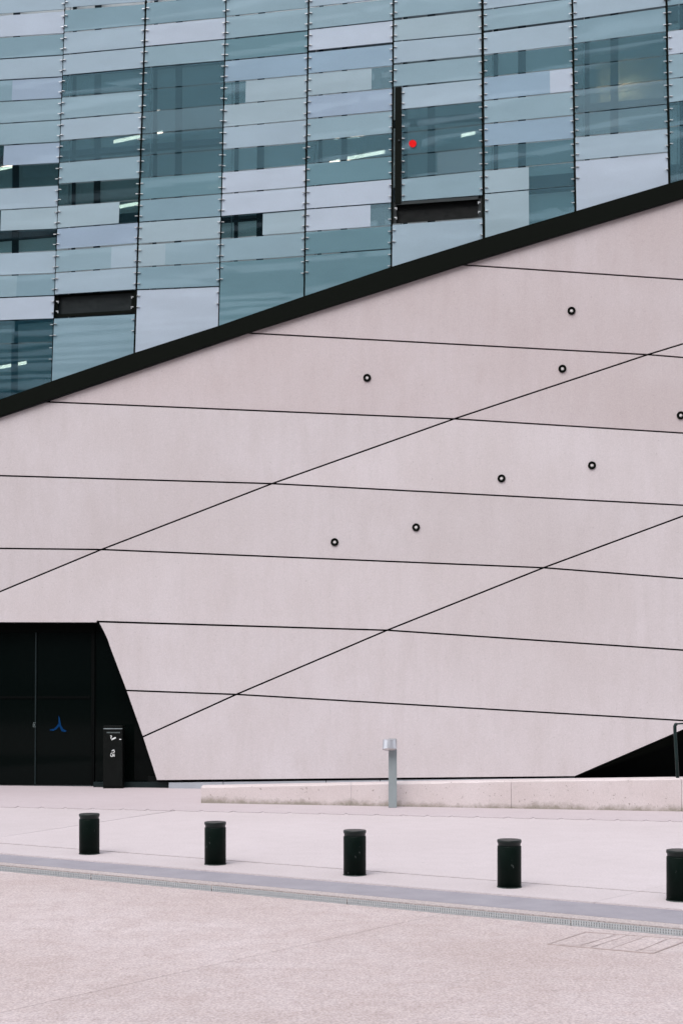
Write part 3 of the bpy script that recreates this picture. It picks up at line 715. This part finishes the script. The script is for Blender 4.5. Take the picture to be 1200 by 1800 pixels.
# ------------------------------------------------------------------ ashtray bin by the door
bn = G(198.5, 1386.3); bn.y += .0
e = empty('waste_bin', bn+Vector((0, .12, 0)), 'tall black waste bin with white symbols beside the dark entrance', 'bin')
s = bn.y/F; bw = 33.5*s
def bz(y): return (1386.3-y)*s
b = bmesh.new(); box(b, bn+Vector((-.002, .12, bz(1283)/2+.012)), (bw*1.02, .24, bz(1283)-.02)); bmesh.ops.bevel(b, geom=b.edges[:], offset=.006, segments=2, affect='EDGES'); obj('body', b, M_BINPAINT, e)
b = bmesh.new(); box(b, bn+Vector((-.002, .12, .006)), (bw*1.04, .25, .014)); obj('base', b, M_BLACK, e)
b = bmesh.new(); box(b, bn+Vector((0, .12, (bz(1276)+bz(1280.2))/2)), (bw, .25, bz(1276)-bz(1280.2))); bmesh.ops.bevel(b, geom=b.edges[:], offset=.004, segments=1, affect='EDGES'); obj('lid', b, M_BINPAINT, e)
b = bmesh.new(); box(b, bn+Vector((0, -.004, bz(1281.3))), (bw*.99, .012, .012)); obj('trim', b, m_plain('trim_metal', (.25, .29, .30), .4, .5, .3), e)
def mark(polys, mat, name):
    b = bmesh.new(); Q = lambda x, y: P(160+x*140/1200, 1260+y*140/1200, bn.y-.003)
    for pl_ in polys: slab(b, [Q(*p) for p in pl_], Vector((0, .003, 0)))
    obj(name, b, mat, e)
def stroke(a, c, w):
    d = Vector((c[0]-a[0], c[1]-a[1])).normalized(); n = Vector((-d.y, d.x))*w/2
    return [(a[0]+n.x, a[1]+n.y), (c[0]+n.x, c[1]+n.y), (c[0]-n.x, c[1]-n.y), (a[0]-n.x, a[1]-n.y)]
mark([stroke((290, 290), (312, 292), 14), stroke((312, 294), (296, 322), 12), stroke((298, 325), (312, 345), 12), stroke((306, 348), (372, 316), 22)], M_WHITE, 'cigarette_symbol')
mark([stroke((424, 343), (456, 343), 12)], M_WHITE, 'dash_mark')
mark([stroke((312, 520), (342, 500), 13), stroke((342, 500), (354, 535), 13), stroke((352, 540), (325, 550), 10), stroke((318, 545), (296, 560), 10), stroke((296, 572), (298, 600), 12), stroke((300, 600), (318, 602), 10), stroke((326, 565), (326, 604), 10), stroke((330, 570), (352, 604), 11), stroke((348, 560), (354, 604), 9)], M_WHITE, 'litter_symbol')
mark([[(x, 232), (x+w, 232), (x+w, 250), (x, 250)] for x, w in ((236, 14), (254, 12), (270, 14), (292, 8), (306, 12), (324, 10), (340, 14), (360, 12), (378, 14), (398, 12), (416, 18))], M_GREYPRINT, 'lettering')

# ------------------------------------------------------------------ bollards
def make_bollard():
    e = empty('bollard', (0, 0, 0), '', 'bollard', 'row of black bollards on the pavement')
    R = .1025
    b = bmesh.new(); lathe(b, [(R*.985, .0065), (R*.985, .343), (R*.965, .349), (R*.93, .351)], 64); obj('body', b, M_BOLL, e)
    b = bmesh.new(); lathe(b, [(R*.93, .3515), (R*.925, .362), (R*.95, .372), (R, .380), (R, .396), (R*.985, .401), (R*.95, .4025)], 64); obj('cap', b, M_BOLLTOP, e)
    b = bmesh.new(); lathe(b, [(R*1.025, -.002), (R*1.025, .005), (R*.99, .008)], 64); obj('base_ring', b, M_RING, e)
    return e
M_RING = m_plain('scuffed_ring', (.035, .045, .042), .7, .2, 0, .6, 30)
def m_bolltop():
    t = NT('bollard_cap_paint'); return t.done(t.bsdf(t.mix(t.noise(t.pos(), 12, 4, .6), (.003, .006, .005), (.008, .012, .011)), .40, .30))
M_BOLLTOP = m_bolltop()
proto = make_bollard()
labs = ['black bollard nearest the dark entrance, leftmost of the row', 'black bollard, second from the left, below the left end of the ledge', 'black bollard in the middle of the row, left of the path light',
        'scratched black bollard, second from the right', 'black bollard at the far right, cut by the picture edge']
for i, ((x, y), lab) in enumerate(zip([(157, 1503.6), (378.3, 1522.2), (623.3, 1541.3), (894.8, 1563), (1193.5, 1586.8)], labs)):
    e = proto
    if i:
        e = proto.copy(); col.objects.link(e)
        for ch in proto.children:
            c = ch.copy(); col.objects.link(c); c.parent = e; c.matrix_parent_inverse = Matrix.Identity(4)
    p = G(x, y); e.location = (p.x*(p.y+.1)/p.y, p.y+.1, 0); e.rotation_euler.z = [0, 1.3, 2.2, 3.9, 5.1][i]; e['label'] = lab
